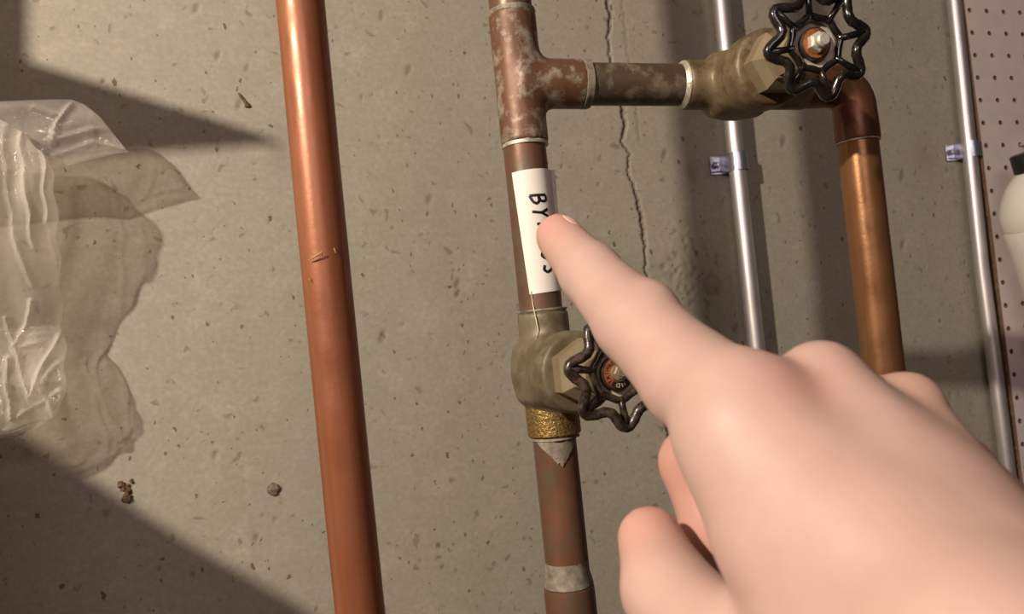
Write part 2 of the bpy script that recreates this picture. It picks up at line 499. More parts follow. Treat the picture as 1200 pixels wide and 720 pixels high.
# unseen boards added just left of view, cut to cast two wall shadows
X, Y, Z = (1, 0, 0), (0, 0, 1), (0, 1, 0)
struct('trim_1', *prism([(-.42, 1.716), (-.2999, 1.7182), (-.2352, 1.7197), (-.1671, 1.7234), (-.2733, 1.7607), (-.291, 1.7695), (-.287, 1.8254), (-.287, 2.40), (-.42, 2.40)], -.262, -.238, (0, 0, 0), X, Y, Z), M_WOOD, smooth=False)
struct('trim_2', *prism([(-.46, 0.0), (-.206, 0.0), (-.2059, 1.492), (-.2612, 1.5385), (-.288, 1.5637), (-.3137, 1.5868), (-.332, 1.6034), (-.36, 1.622), (-.46, 1.65)], -.31, -.29, (0, 0, 0), X, Y, Z), M_WOOD, smooth=False)

# small things stuck to the wall
def lump(name, c, r, seed, mat, label, parent=wall, sq=(1, .7, 1)):
    rnd = random.Random(seed); v = []; f = []
    NU, NV = 9, 6
    for i in range(NV + 1):
        for k in range(NU):
            th = PI * i / NV; ph = 2 * PI * k / NU
            q = r * rnd.uniform(.72, 1.2)
            v.append((c[0] + sq[0] * q * math.sin(th) * math.cos(ph), c[1] + sq[1] * q * math.sin(th) * math.sin(ph), c[2] + sq[2] * q * math.cos(th)))
    for i in range(NV):
        for k in range(NU):
            f.append((i * NU + k, i * NU + (k + 1) % NU, (i + 1) * NU + (k + 1) % NU, (i + 1) * NU + k))
    o = mesh_obj(name, v, f, mat, parent, True, 30)
    if label: o['label'] = label
    return o
lump('pebble', (.0208, -.0008, 1.3468), .0048, 3, M_STONE, 'brown stone set in the concrete')
dm = MB()
for k, (x, z, r) in enumerate(((-.0854, 1.3565, .0036), (-.0840, 1.361, .0030), (-.0868, 1.3645, .0024), (-.0882, 1.3672, .0028), (-.0842, 1.3655, .0018), (-.0812, 1.3686, .0016))):
    rnd = random.Random(k); NU, NV = 8, 5; v = []; f = []
    for i in range(NV + 1):
        for q in range(NU):
            th = PI * i / NV; ph = 2 * PI * q / NU; rr = r * rnd.uniform(.6, 1.3)
            v.append((x + rr * math.sin(th) * math.cos(ph), -.001 + .8 * rr * math.sin(th) * math.sin(ph), z + rr * math.cos(th)))
    for i in range(NV):
        for q in range(NU): f.append((i * NU + q, i * NU + (q + 1) % NU, (i + 1) * NU + (q + 1) % NU, (i + 1) * NU + q))
    dm.add(v, f)
dm.build('dirt_clump', M_DIRT, wall)['label'] = 'dark brown crumbly clump stuck on the concrete'
fm = MB()
fm.add(*tube([(.0218, -.001, 1.6685), (.0232, -.0018, 1.6655), (.0252, -.002, 1.6625), (.0275, -.0016, 1.6592), (.0285, -.001, 1.6570)], [.0007, .0013, .001, .0017, .001], 7))
fm.add(*tube([(.0255, -.001, 1.6575), (.028, -.0018, 1.6582), (.0302, -.001, 1.6578)], [.0008, .0012, .0006], 6))
fm.build('flake', M_DIRT, wall)['label'] = 'thin brown flake on the upper left concrete'

# ------------------------------------------------------------------ conduits
def conduit(name, pts, r, label, z_clamp, clamp_label):
    root = empty(name, pts[-1]); tag(root, label, 'conduit', )
    P = [Vector(p) for p in pts]
    d = (P[0] - P[-1]).normalized()
    mb = MB().add(*tube([P[-1] - d * .95] + list(reversed(P)) + [P[0] + d * .25], r, 28))
    mb.build('tube', M_EMT, root)
    # one-hole strap screwed to the wall
    k = (z_clamp - P[-1].z) / d.z
    c = P[-1] + d * k
    hw = .0088; th = .0014; R = r + .0004
    prof = [(-R - .0135, -.0012), (-R - .0012, -.0012), (-R - .0002, -.0035), (-R, c.y)]
    prof += [(R * math.cos(a), c.y - R * math.sin(a)) for a in np.linspace(PI, 0, 18)[1:]]
    prof += [(R, c.y + .004), (R - .0012, c.y + .0075)]
    N = len(prof); v = []; f = []
    for (x, y), (x2, y2), (x0, y0) in zip(prof, prof[1:] + prof[-1:], prof[:1] + prof[:-1]):
        tx, ty = x2 - x0, y2 - y0; L = math.hypot(tx, ty); nx_, ny_ = ty / L, -tx / L
        if ny_ > 0 and abs(x) > R + .0003: nx_, ny_ = -nx_, -ny_
        # outward from the tube
        if (x * nx_ + (y - c.y) * ny_) < 0: nx_, ny_ = -nx_, -ny_
        if x < -R - .0008: nx_, ny_ = 0, -1
        for s in (0, th):
            for z in (-hw, hw): v.append((c.x + x + nx_ * s, y + ny_ * s, c.z + z))
    for i in range(N - 1):
        a, b2 = 4 * i, 4 * i + 4
        f += [(a, a + 1, b2 + 1, b2), (a + 2, b2 + 2, b2 + 3, a + 3), (a, b2, b2 + 2, a + 2), (a + 1, a + 3, b2 + 3, b2 + 1)]
    f += [(0, 2, 3, 1), (4 * N - 4, 4 * N - 3, 4 * N - 1, 4 * N - 2)]
    st = empty('conduit_strap', (c.x - R - .006, 0, c.z - hw)); tag(st, clamp_label, 'clamp')
    mesh_obj('band', v, f, M_ZINC, st, True, 30)
    rb = MB()      # stiffening rib along the tab, and hex screw
    rb.add(*tube([(c.x - R - .0125, -.0028, c.z - hw * .75), (c.x - R - .0015, -.0028, c.z - hw * .75)], .0009, 8))
    rb.build('rib', M_ZINC, st)
    mb = MB().add(*lathe((c.x - R - .0075, -.0024, c.z), (0, -1, 0), [(0, .0046), (.0006, .0046), (.0007, .0034), (.0028, .0033), (.0032, .0026)], 6))
    mb.build('screw', M_ZINC, st)
    return root
conduit('conduit', [(.4823, -.016, 1.7584), (.4794, -.016, 1.6210), (.4783, -.016, 1.3978)], .0082,
        'galvanised steel conduit on the wall between the white-labelled pipe and the right-hand copper pipe', 1.5965,
        'blue-tinged zinc strap holding the conduit beside the crack')
conduit('conduit', [(.7862, -.016, 1.7709), (.7789, -.016, 1.4743), (.7814, -.016, 1.2666)], .0075,
        'galvanised steel conduit running beside the pegboard edge', 1.6028,
        'small shiny strap holding the conduit next to the pegboard')

# ------------------------------------------------------------------ pegboard
pg = empty('pegboard', (.94, -.0205, 1.06)); tag(pg, 'pale pinkish perforated pegboard on the wall at the right edge', 'pegboard')
SP = .0254; PX, PZ = .8018, 1.758
NCX, NCZ = 12, 31
px0, pz1 = PX - SP / 2, PZ + SP * 3.5
v = []; f = []; vd = {}
yf, yb = -.0205, -.0155
def vk(x, y, z):
    k = (round(x, 6), y, round(z, 6))
    if k not in vd: vd[k] = len(v); v.append((x, y, z))
    return vd[k]
HR = .0029
for i in range(NCX):
    for j in range(NCZ):
        cx, cz = PX + i * SP, pz1 - SP / 2 - j * SP
        h = SP / 2
        out = [(h, 0), (h, h), (0, h), (-h, h), (-h, 0), (-h, -h), (0, -h), (h, -h)]
        for k in range(8):
            k2 = (k + 1) % 8
            a1, a2 = k * PI / 4, k2 * PI / 4
            o1 = (cx + out[k][0], cz + out[k][1]); o2 = (cx + out[k2][0], cz + out[k2][1])
            if i == 0:
                o1 = (max(o1[0], PX - .0062), o1[1]); o2 = (max(o2[0], PX - .0062), o2[1])
            i1 = (cx + HR * math.cos(a1), cz + HR * math.sin(a1)); i2 = (cx + HR * math.cos(a2), cz + HR * math.sin(a2))
            f.append((vk(o1[0], yf, o1[1]), vk(i1[0], yf, i1[1]), vk(i2[0], yf, i2[1]), vk(o2[0], yf, o2[1])))
            f.append((vk(i1[0], yf, i1[1]), vk(i1[0], yb, i1[1]), vk(i2[0], yb, i2[1]), vk(i2[0], yf, i2[1])))
            f.append((vk(o1[0], yb, o1[1]), vk(o2[0], yb, o2[1]), vk(i2[0], yb, i2[1]), vk(i1[0], yb, i1[1])))
po = mesh_obj('panel', v, f, M_PEG, pg, False)
po.data.materials.append(M_PEG_E)
po.data.polygons.foreach_set('material_index', [1 if k % 3 else 0 for k in range(len(f))])
xl = PX - .0062; zlo, zhi = pz1 - NCZ * SP, pz1
rnd = random.Random(4); v = []; f = []          # frayed brown sawn edge
NE = 300
for k in range(NE + 1):
    z = zlo + (zhi - zlo) * k / NE
    e = rnd.uniform(0, .0007)
    v += [(xl + .0002, yf + .0001, z), (xl - e, yf + .0012, z), (xl - rnd.uniform(.0002, .0012), yb - .001, z), (xl + .0002, yb, z)]
for k in range(NE):
    for q in range(3): f.append((4 * k + q, 4 * k + q + 4, 4 * k + q + 5, 4 * k + q + 1))
mesh_obj('sawn_edge', v, f, M_PEG_E, pg, True)['label'] = 'frayed dark brown sawn edge'
MB().add(*box(xl + .012, xl + .045, -.0155, -.0005, zlo, zhi)).build('batten', M_WOOD, pg, False)

# ------------------------------------------------------------------ plastic jug hanging at the pegboard
jug = empty('jug', (.8234, -.085, 1.3671)); tag(jug, 'milky white plastic jug with a black screw cap at the right edge', 'jug')
jd = (Vector((.7944, -.075, 1.578)) - Vector((.8480, -.075, 1.3671))).normalized()
jo = Vector((.7944, -.075, 1.578)) - jd * .205
M = [(0, .030), (.002, .036), (.008, .040), (.03, .042), (.09, .043), (.120, .0435), (.134, .0440), (.137, .0428), (.140, .0440), (.155, .0425), (.168, .0375), (.180, .030), (.188, .0225), (.1915, .0175), (.194, .0165)]
mb = MB().add(*lathe(jo, jd, M, 48)); mb.build('body', M_JUG, jug)
mb = MB()
for k in range(1): mb.add(*lathe(jo + jd * .1925, jd, [(0, .0165), (.001, .0178), (.0185, .0175), (.020, .016)], 40))
cap = mb.build('cap', M_CAP, jug); cap['label'] = 'black screw cap'
mb = MB().add(*tube([jo + jd * .13 + Vector((.042, -.01, 0)), jo + jd * .135 + Vector((.062, -.012, 0)), jo + jd * .10 + Vector((.068, -.012, 0)), jo + jd * .05 + Vector((.064, -.012, 0)), jo + jd * .035 + Vector((.040, -.01, 0))], .008, 14))
mb.build('handle', M_JUG, jug)
mb = MB().add(*tube([(PX + 2 * SP, -.014, 1.605), (PX + 2 * SP, -.030, 1.605), (PX + 2 * SP, -.045, 1.585), (PX + 2 * SP, -.060, 1.568), (.8, -.068, 1.5665)], .0016, 8))
mb.build('hook', M_EMT, jug)

# ------------------------------------------------------------------ left copper pipe
PLACE = (Vector((.0308, -.4144, 1.45)), Vector((.0430, -.3072, 1.45)), 1.396)
lp = empty('copper_pipe', (.0430, -.3072, 1.09)); tag(lp, 'long plain reddish copper pipe standing alone at left', 'pipe')
mb = MB().add(*tube([(.0330, -.4144, 1.19), (.0318, -.4144, 1.3539), (.0313, -.4144, 1.3992), (.0308, -.4144, 1.5117), (.0308, -.4144, 1.5795), (.0306, -.4144, 1.80)], .00795, 64))
mb.build('tube', M_COP_L, lp)
mb = MB().add(*tube([(.0249, -.4214, 1.4802), (.0262, -.4226, 1.4807), (.0278, -.4236, 1.4815), (.0290, -.4238, 1.4822), (.0293, -.4232, 1.4812)], [.0001, .00028, .0003, .00028, .0001], 6))
mb.add(*tube([(.0332, -.4224, 1.4835), (.0335, -.4228, 1.4818)], [.0002, .0001], 5))
mb.add(*tube([(.0247, -.4205, 1.4745), (.0250, -.4209, 1.4735)], [.00025, .0001], 5))
mb.build('burr', M_BURR, lp)['label'] = 'tiny curled copper shavings'

# ------------------------------------------------------------------ soldered bypass pipework: one rigid assembly
PLACE = (Vector((.1084, -.4065, 1.5428)), Vector((.1513, -.2962, 1.5795)), 1.396)
bp = empty('pipe_assembly', (.1513, -.2962, 1.09))
tag(bp, 'soldered copper pipework with tee, two brass gate valves and a white handwritten label', 'pipework')
BX, BY = .1082, -.4065
A = Vector((.1084, BY, 1.5428)); E_ = Vector((.2439, -.4262, 1.5362))
bd = (E_ - A).normalized(); BL = (E_ - A).length
UP = Vector((0, 0, 1))
def pipe(z0, z1, mat, r=.00795, x=BX):
    return MB().add(*lathe((x, BY, z0), UP, [(0, r), (z1 - z0, r)], 64)).build('pipe', mat, bp)
pipe(1.560, 1.80, M_COP_B)
pipe(1.452, 1.526, M_COP_B, x=.1080)
pipe(1.350, 1.418, M_COP_B, x=.1080)
MB().add(*lathe((.1078, BY, 1.19), UP, [(0, .0093), (.1650, .0093), (.1672, .0091), (.1678, .0081)], 56)).build('coupling', M_COP_B, bp)['label'] = 'wider copper coupling at the bottom'
MB().add(*lathe((.1078, BY, 1.3574), UP, [(0, .0082), (.0004, .0090), (.002, .0088), (.005, .00815), (.009, .00802)], 56, jit=.03, seed=3)).build('solder_joint', M_SOLDER_D, bp)
# tee
tp, ta = np.array(A + UP * .0262), np.array(A - UP * .0228)
tb = np.array(A + bd * .0247)
def tee_sd(P):
    d = sd_cyl(P, ta, tp, .0088, .0006)
    e = sd_cyl(P, np.array(A), tb, .0092, .0006)
    return smin(d, e, .0045)
V, F = surface_net(tee_sd, np.array(A) - (.012, .017, .026), np.array(A) + (.028, .012, .030), .0007, 2)
mesh_obj('tee_fitting', V, F, M_TEE, bp, True, None)
def ring(c, d, r0, r1, L, mat, seed=0, jit=.035):
    return MB().add(*lathe(c, d, [(-L, r1), (-L * .5, (r0 + r1) / 2), (-L * .1, r0), (L * .15, r0), (L * .25, r1 * .99)], 48, jit=jit, seed=seed)).build('solder_joint', mat, bp)
ring(A - UP * .0236, -UP, .00865, .0081, .0022, M_SOLDER, 1)
ring(A + UP * .0268, UP, .00885, .0081, .0030, M_SOLDER_D, 2)
ring(A + bd * .0245, -bd, .0093, .0090, .0024, M_SOLDER_D, 4)
# branch pipe
MB().add(*lathe(A + bd * .020, bd, [(0, .00795), (BL - .036, .00795)], 64)).build('pipe', M_BRANCH, bp)

# valves -------------------------------------------------------------
def gate_valve(c, flow, stem, mats, lobes, phase, up_len, dn_len, label, nut_style, wheel_at, ws):
    """c centre on the pipe axis, flow along the pipe, stem out of the wall"""
    c = Vector(c); flow = Vector(flow).normalized(); stem = Vector(stem)
    stem = (stem - flow * stem.dot(flow)).normalized(); side = flow.cross(stem)
    mb_, mn_, mw_ = mats
    n = lambda p: np.array(c + Vector(p))
    def sd(P):
        d = sd_cyl(P, n(flow * up_len), n(flow * -dn_len), .0094, .0008)
        d = smin(d, sd_cyl(P, n(flow * .0105), n(flow * -.0105), .0122, .002), .003)
        e = sd_cyl(P, n(-stem * .006), n(stem * .0245), .0122, .002)
        e = smin(e, sd_cyl(P, n(stem * .017), n(stem * .0295), .0139, .0014), .004)
        return smin(d, e, .005)
    V, F = surface_net(sd, n((-.034, -.048, -.034)), n((.034, .034, .034)), .00085, 2)
    vb = mesh_obj('valve_body', V, F, mb_, bp, True, None); vb['label'] = label
    hexa = MB().add(*lathe(c, stem, [(.0285, .0105), (.0295, .0113), (.0355, .0113), (.0365, .0104), (.0385, .0082), (.0400, .0078)], 6, x=flow))
    hexa.build('bonnet', mn_, vb, True, 20)
    MB().add(*lathe(c, stem, [(.0392, .0062), (.0400, .0070), (.0440, .0070), (.0450, .0060)], 6, x=flow)).build('packing_nut', mn_, vb, True, 20)
    MB().add(*lathe(c, stem, [(.0445, .0025), (wheel_at + .001, .0025)], 16)).build('stem', mn_, vb)
    # handwheel: lobed rim, inner ring, spokes
    O = c + stem * wheel_at
    wm = MB()
    path = []
    NP = lobes * 14
    for k in range(NP):
        a = 2 * PI * k / NP
        u = .5 + .5 * math.cos(lobes * (a - phase))
        r = (.0119 + .0040 * u ** 1.35) * ws
        path.append(O + (side * math.cos(a) + flow * math.sin(a)) * r + stem * (.0012 * (1 - u)))
    wm.add(*tube(path, [.0016 + .0003 * math.sin(9 * k) * .3 for k in range(NP)], 12, closed=True))
    path = []
    for k in range(72):
        a = 2 * PI * k / 72
        u = .5 + .5 * math.cos(lobes * (a - phase))
        path.append(O + (side * math.cos(a) + flow * math.sin(a)) * (.0074 + .0006 * u) * ws - stem * .0012)
    wm.add(*tube(path, .00120, 10, closed=True))
    for k in range(lobes):
        a = phase + 2 * PI * k / lobes
        e = side * math.cos(a) + flow * math.sin(a)
        wm.add(*tube([O + e * .0072 * ws - stem * .0012, O + e * .0100 * ws - stem * .0008, O + e * .0156 * ws], [.0013, .0011, .0015], 9))
    wm.build('handwheel', mw_, vb, True, None)['label'] = 'black enamelled lobed handwheel'
    # recessed dish, plate and nut
    MB().add(*lathe(O, stem, [(-.0042, .0030), (-.0040, .0078), (-.0026, .0078), (-.0032, .0050), (-.0034, .0026)], 40)).build('dish', M_DISH, vb)
    MB().add(*lathe(O, stem, [(-.0030, .0030), (-.0030, .0051), (-.0014, .0053), (-.0010, .0053), (-.0008, .0050)], 40)).build('plate_rim', M_PLATE_D, vb)
    pl = MB().add(*lathe(O, stem, [(-.0012, .0044), (-.00070, .0047), (-.00066, .0045)], 32)).build('plate', M_PLATE, vb)
    pl['label'] = 'orange and dark identification plate'
    if nut_style:
        nm = MB().add(*lathe(O, stem, [(-.0007, .0034), (.0012, .0034), (.0020, .0028)], 6, x=side))
        nm.add(*lathe(O, stem, [(.0015, .0024), (.0036, .0023), (.0042, .0017)], 20))
    else:
        nm = MB().add(*lathe(O, stem, [(-.0007, .0024), (.0010, .0024), (.0016, .0019)], 6, x=side))
        nm.add(*lathe(O, stem, [(.0012, .0013), (.0024, .0012)], 16))
    nm.build('nut', M_NUT if nut_style else M_BRASS_N, vb, True, 25)
    return vb, O, stem, side, flow
LV = gate_valve((.1084, BY, 1.4355), (0, 0, 1), Vector((.0, -1, -.095)), (M_BRASS, M_BRASS_N, M_BLACK_W), 7, math.radians(-88), .0218, .0165,
           'lower dusty brass gate valve half hidden by the hand', False, .058, 1.04)
MB().add(*lathe((.1083, BY, 1.4121), UP, [(0, .0093), (.0006, .0098), (.0118, .0098), (.0124, .0092)], 56, jit=.006)).build('valve_socket', M_GOLD, LV[0])['label'] = 'grainy golden lower socket'
UV = gate_valve(A + bd * .0864, -bd, Vector((0, -1, -.090)), (M_BRASS_D, M_BRASS_N, M_BLACK), 8, math.radians(102), .0218, .030,
           'upper brown brass gate valve on the branch pipe', True, .058, 1.12)
ring(A + bd * .0646, bd, .0092, .0081, .0016, M_SOLDER, 5, .02)
ring((.1083, BY, 1.4580), UP, .0093, .0081, .0018, M_SOLDER_D, 6)
ring((.1083, BY, 1.4112), -UP, .0090, .0081, .0016, M_SOLDER_D, 7)

# writing on the lower plate, along the rim, tops outward
def plate_text(txt, O, stem, side, flow, ang0, dang, r, size, mat, parent):
    mb = MB()
    for i, ch in enumerate(txt):
        cu = bpy.data.curves.new('t', 'FONT'); cu.body = ch; cu.size = size; cu.align_x = 'CENTER'; cu.resolution_u = 3
        cu.extrude = .00004
        ob = bpy.data.objects.new('t', cu); COL.objects.link(ob)
        dg = bpy.context.evaluated_depsgraph_get(); me = bpy.data.meshes.new_from_object(ob.evaluated_get(dg))
        a = ang0 - i * dang
        e = side * math.cos(a) + flow * math.sin(a)       # outward, seen from the front
        rt = side * math.sin(a) - flow * math.cos(a)
        o = O + e * r - stem * .00050
        mb.add([o + rt * q.co.x + e * q.co.y + stem * q.co.z for q in me.vertices], [tuple(p.vertices) for p in me.polygons])
        bpy.data.objects.remove(ob); bpy.data.curves.remove(cu); bpy.data.meshes.remove(me)
    return mb.build('lettering', mat, parent, False)
def sector(O, stem, side, flow, a0, a1, r0, r1, h, name, mat, parent):
    v = []; f = []; n = 14
    for k in range(n + 1):
        a = math.radians(a0 + (a1 - a0) * k / n); e = side * math.cos(a) + flow * math.sin(a)
        for r, d in ((r0, h), (r1, h), (r1, h - .00015), (r0, h - .00015)): v.append(O + e * r + stem * d)
    for k in range(n):
        for q in range(4): f.append((4 * k + q, 4 * k + (q + 1) % 4, 4 * k + 4 + (q + 1) % 4, 4 * k + 4 + q))
    f += [(3, 2, 1, 0), (4 * n, 4 * n + 1, 4 * n + 2, 4 * n + 3)]
    return mesh_obj(name, v, f, mat, parent, False)
sector(LV[1], LV[2], LV[3], LV[4], -130, -35, .0028, .0046, -.00055, 'plate_band', M_PLATE_D, LV[0])
plate_text('ND', LV[1] + LV[2] * .00002, LV[2], LV[3], LV[4], math.radians(-70), math.radians(28), .0031, .0019, M_PLATE_T, LV[0])
plate_text('TAIWAN', LV[1] - LV[2] * .00008, LV[2], LV[3], LV[4], math.radians(-142), math.radians(21), .0031, .0017, M_PLATE_D, LV[0])

# elbow and the right-hand drop
x3, y3 = .2437, -.4262
C0 = A + bd * (BL - .0105); C1 = Vector((x3, y3, 1.5362 - .0105))
pth = [A + bd * (BL - .0270), A + bd * (BL - .0200), C0]
for k in range(1, 8):
    t_ = k / 8
    pth.append(C0 * (1 - t_) ** 2 + E_ * 2 * t_ * (1 - t_) + C1 * t_ ** 2)
pth += [C1, Vector((x3, y3, 1.5150)), Vector((x3, y3, 1.5138))]
MB().add(*tube(pth, [.0088, .0090] + [.0086] * (len(pth) - 4) + [.0089, .0087], 48)).build('elbow', M_ELBOW, bp)
MB().add(*lathe((.2427, y3, 1.19), (.0010, 0, .33), [(0, .00795), (.33, .00795)], 64)).build('pipe', M_COP_R, bp)
ring(Vector((x3, y3, 1.5132)), -UP, .0086, .0080, .0012, M_SOLDER, 9)

# grey drip below the lower valve
v = []; f = []; NA, NZ = 25, 13
cam_a = math.atan2(-.685 - BY, 0 - BX)
def cyl(phi, z, r=.00808, x=.1080):      # phi from the side facing the room, positive to the right
    a = cam_a + phi
    return (x + r * math.cos(a), BY + r * math.sin(a), z)
def sheet(name, fn, nu, nv, mat, parent, th=.00012):
    v = []; f = []
    for s in (0, th):
        for i in range(nu + 1):
            for j in range(nv + 1):
                phi, z, r = fn(i / nu, j / nv); v.append(cyl(phi, z, r + s))
    N = (nu + 1) * (nv + 1); q = lambda i, j, s: s * N + i * (nv + 1) + j
    for i in range(nu):
        for j in range(nv):
            f.append((q(i, j, 1), q(i + 1, j, 1), q(i + 1, j + 1, 1), q(i, j + 1, 1)))
            f.append((q(i, j, 0), q(i, j + 1, 0), q(i + 1, j + 1, 0), q(i + 1, j, 0)))
    for j in range(nv):
        f.append((q(0, j, 0), q(0, j, 1), q(0, j + 1, 1), q(0, j + 1, 0))); f.append((q(nu, j, 0), q(nu, j + 1, 0), q(nu, j + 1, 1), q(nu, j, 1)))
    for i in range(nu):
        f.append((q(i, 0, 0), q(i + 1, 0, 0), q(i + 1, 0, 1), q(i, 0, 1))); f.append((q(i, nv, 0), q(i, nv, 1), q(i + 1, nv, 1), q(i + 1, nv, 0)))
    return mesh_obj(name, v, f, mat, parent, True, 40)
def drip(u, v_):
    w_ = 1.12 * (1 - .72 * min(v_ * 1.35, 1)) - (.12 if v_ > .85 else 0)
    return (.22 + (u * 2 - 1) * w_, 1.4108 - v_ * .0085 + .0008 * math.sin(9 * u), .00803 + .0002 * math.sin(PI * u))
sheet('solder_drip', drip, 16, 10, M_SOLDER_D, bp, .0003)['label'] = 'grey drip of dried flux below the lower valve'

# the handwritten label, wrapped round the pipe with a free flap at its right
ZT, ZB_ = 1.5088, 1.4640
def lab(u, v_):
    z = ZT + (ZB_ - ZT) * v_
    p0 = math.radians(-42 + 17 * v_); p1 = math.radians(100)
    phi = p0 + (p1 - p0) * min(u / .86, 1)
    r = .00812 + max(0, u - .72) ** 1.5 * .016 * (1 - .55 * v_)
    z += .0011 * (u - .2)
    return (phi, z + .00025 * math.sin(40 * v_) * (1 if u in (0, 1) else 0), r)
lb = sheet('label', lab, 30, 24, M_LABEL, bp, .00014); lb['label'] = 'white paper label handwritten BYPASS'
ink = MB()
GL = {'B': [[(0, .05), (1, .0)], [(1, .0), (1.02, .55), (.86, .78), (.62, .68), (.52, .10)], [(.52, .10), (.55, .75), (.38, 1.02), (.18, .80), (0, .05)]],
      'Y': [[(1, .02), (.55, .48), (0, .30)], [(1, .92), (.55, .48)]],
      'P': [[(0, .15), (1, .05)], [(1, .05), (1.0, .75), (.75, .9), (.5, .6), (.48, .1)]],
      'A': [[(0, 0), (1, .45), (0, .9)], [(.35, .15), (.35, .75)]],
      'S': [[(.88, .85), (1, .45), (.85, .1), (.6, .2), (.45, .7), (.22, .95), (.02, .6), (.1, .1)]]}
for i, ch in enumerate('BYPASS'):
    z0 = 1.4994 - i * .00505
    ph0 = math.radians((0, 3, 12, 14, 15, 17)[i])
    for st in GL[ch]:
        # resample the stroke and lay it on the paper as a thin raised ribbon
        pts = []
        for (a, b) in zip(st[:-1], st[1:]):
            for k in range(6): pts.append((a[0] + (b[0] - a[0]) * k / 6, a[1] + (b[1] - a[1]) * k / 6))
        pts.append(st[-1])
        for _ in range(2):
            pts = [pts[0]] + [((p[0] + 2 * q[0] + r_[0]) / 4, (p[1] + 2 * q[1] + r_[1]) / 4) for p, q, r_ in zip(pts, pts[1:], pts[2:])] + [pts[-1]]
        W_ = .00052
        P2 = [(p[0] * .0064, p[1] * .0031) for p in pts]; v = []; f = []
        for k, p in enumerate(P2):
            q0, q1 = P2[max(k - 1, 0)], P2[min(k + 1, len(P2) - 1)]
            tx, ty = q1[0] - q0[0], q1[1] - q0[1]; L = math.hypot(tx, ty) or 1; tx /= L; ty /= L
            for sx in (-1, 1):
                a, bz = p[0] - ty * W_ * sx, p[1] + tx * W_ * sx
                phi = ph0 + a / .0083
                uu = (phi - math.radians(-34)) / math.radians(134) * .86
                rr = .00832 + max(0, uu - .72) ** 1.5 * .016 * .75
                v.append(cyl(phi, z0 - bz, rr)); v.append(cyl(phi, z0 - bz, rr - .00012))
        for k in range(len(P2) - 1):
            o4 = 4 * k
            f += [(o4, o4 + 4, o4 + 6, o4 + 2), (o4, o4 + 1, o4 + 5, o4 + 4), (o4 + 2, o4 + 6, o4 + 7, o4 + 3), (o4 + 1, o4 + 3, o4 + 7, o4 + 5)]
        f += [(0, 2, 3, 1), (4 * len(P2) - 4, 4 * len(P2) - 3, 4 * len(P2) - 1, 4 * len(P2) - 2)]
        ink.add(v, f)
ink.build('lettering', M_INK, lb, False)
# thread of adhesive from the label's lower corner
MB().add(*tube([cyl(math.radians(-20), 1.4650, .0083), cyl(math.radians(-19), 1.4600, .0083), cyl(math.radians(-13), 1.4555, .0099), cyl(math.radians(-10), 1.4510, .0100), cyl(math.radians(-16), 1.4475, .0108)], [.00028, .00024, .00026, .00024, .0001], 6)).build('thread', M_THREAD, bp)

PLACE = None

# ------------------------------------------------------------------ clear plastic bag hanging at the left, near the wall
def crease(x, z, seed, amp, k0):
    rnd = random.Random(seed); h = 0
    for i in range(7):
        a = rnd.uniform(0, PI); k = k0 * rnd.uniform(.6, 1.8); p = rnd.uniform(0, 6)
        q = (x * math.cos(a) + z * math.sin(a)) * k + p + .8 * math.sin((x * math.sin(a) - z * math.cos(a)) * k * .6)
        h += abs((q / PI) % 2 - 1) * rnd.uniform(.4, 1)
    return amp * (h / 3.5 - .5)
def lerp_tab(t, tab):
    for (a, va), (b, vb) in zip(tab[:-1], tab[1:]):
        if t <= b: return va + (vb - va) * (t - a) / (b - a)
    return tab[-1][1]
FRONT_FOLDS = [ [(-0.1299, 1.6218), (-0.1301, 1.5757), (-0.1289, 1.5355), (-0.1237, 1.5168)], [(-0.1205, 1.6263), (-0.1191, 1.5752), (-0.1195, 1.5406)], [(-0.1074, 1.6110), (-0.1073, 1.5835), (-0.1102, 1.5575)], [(-0.1381, 1.4748), (-0.1266, 1.4760)], [(-0.1381, 1.4748), (-0.1335, 1.4563), (-0.1311, 1.4402)], [(-0.1301, 1.4401), (-0.1200, 1.4633), (-0.1137, 1.4810)], [(-0.1301, 1.4401), (-0.1181, 1.4546), (-0.1083, 1.4649)], [(-0.1381, 1.4748), (-0.1411, 1.4881), (-0.1425, 1.4956)], [(-0.1275, 1.5057), (-0.1311, 1.4900), (-0.1389, 1.4766)], [(-0.1179, 1.4923), (-0.1129, 1.4918), (-0.1093, 1.4857)], [(-0.1255, 1.4429), (-0.1197, 1.4331), (-0.1177, 1.4249)], [(-0.1420, 1.4685), (-0.1420, 1.4460), (-0.1413, 1.4291)], [(-0.1374, 1.4286), (-0.1246, 1.4337), (-0.1135, 1.4415)] ]
FLAP_FOLDS = [ [(-0.1064, 1.6141), (-0.0875, 1.6186), (-0.0654, 1.6244)], [(-0.1141, 1.6381), (-0.1019, 1.6320)], [(-0.0912, 1.6416), (-0.1004, 1.6248), (-0.1044, 1.6128)], [(-0.1040, 1.6039), (-0.0799, 1.6124), (-0.0595, 1.6083)] ]

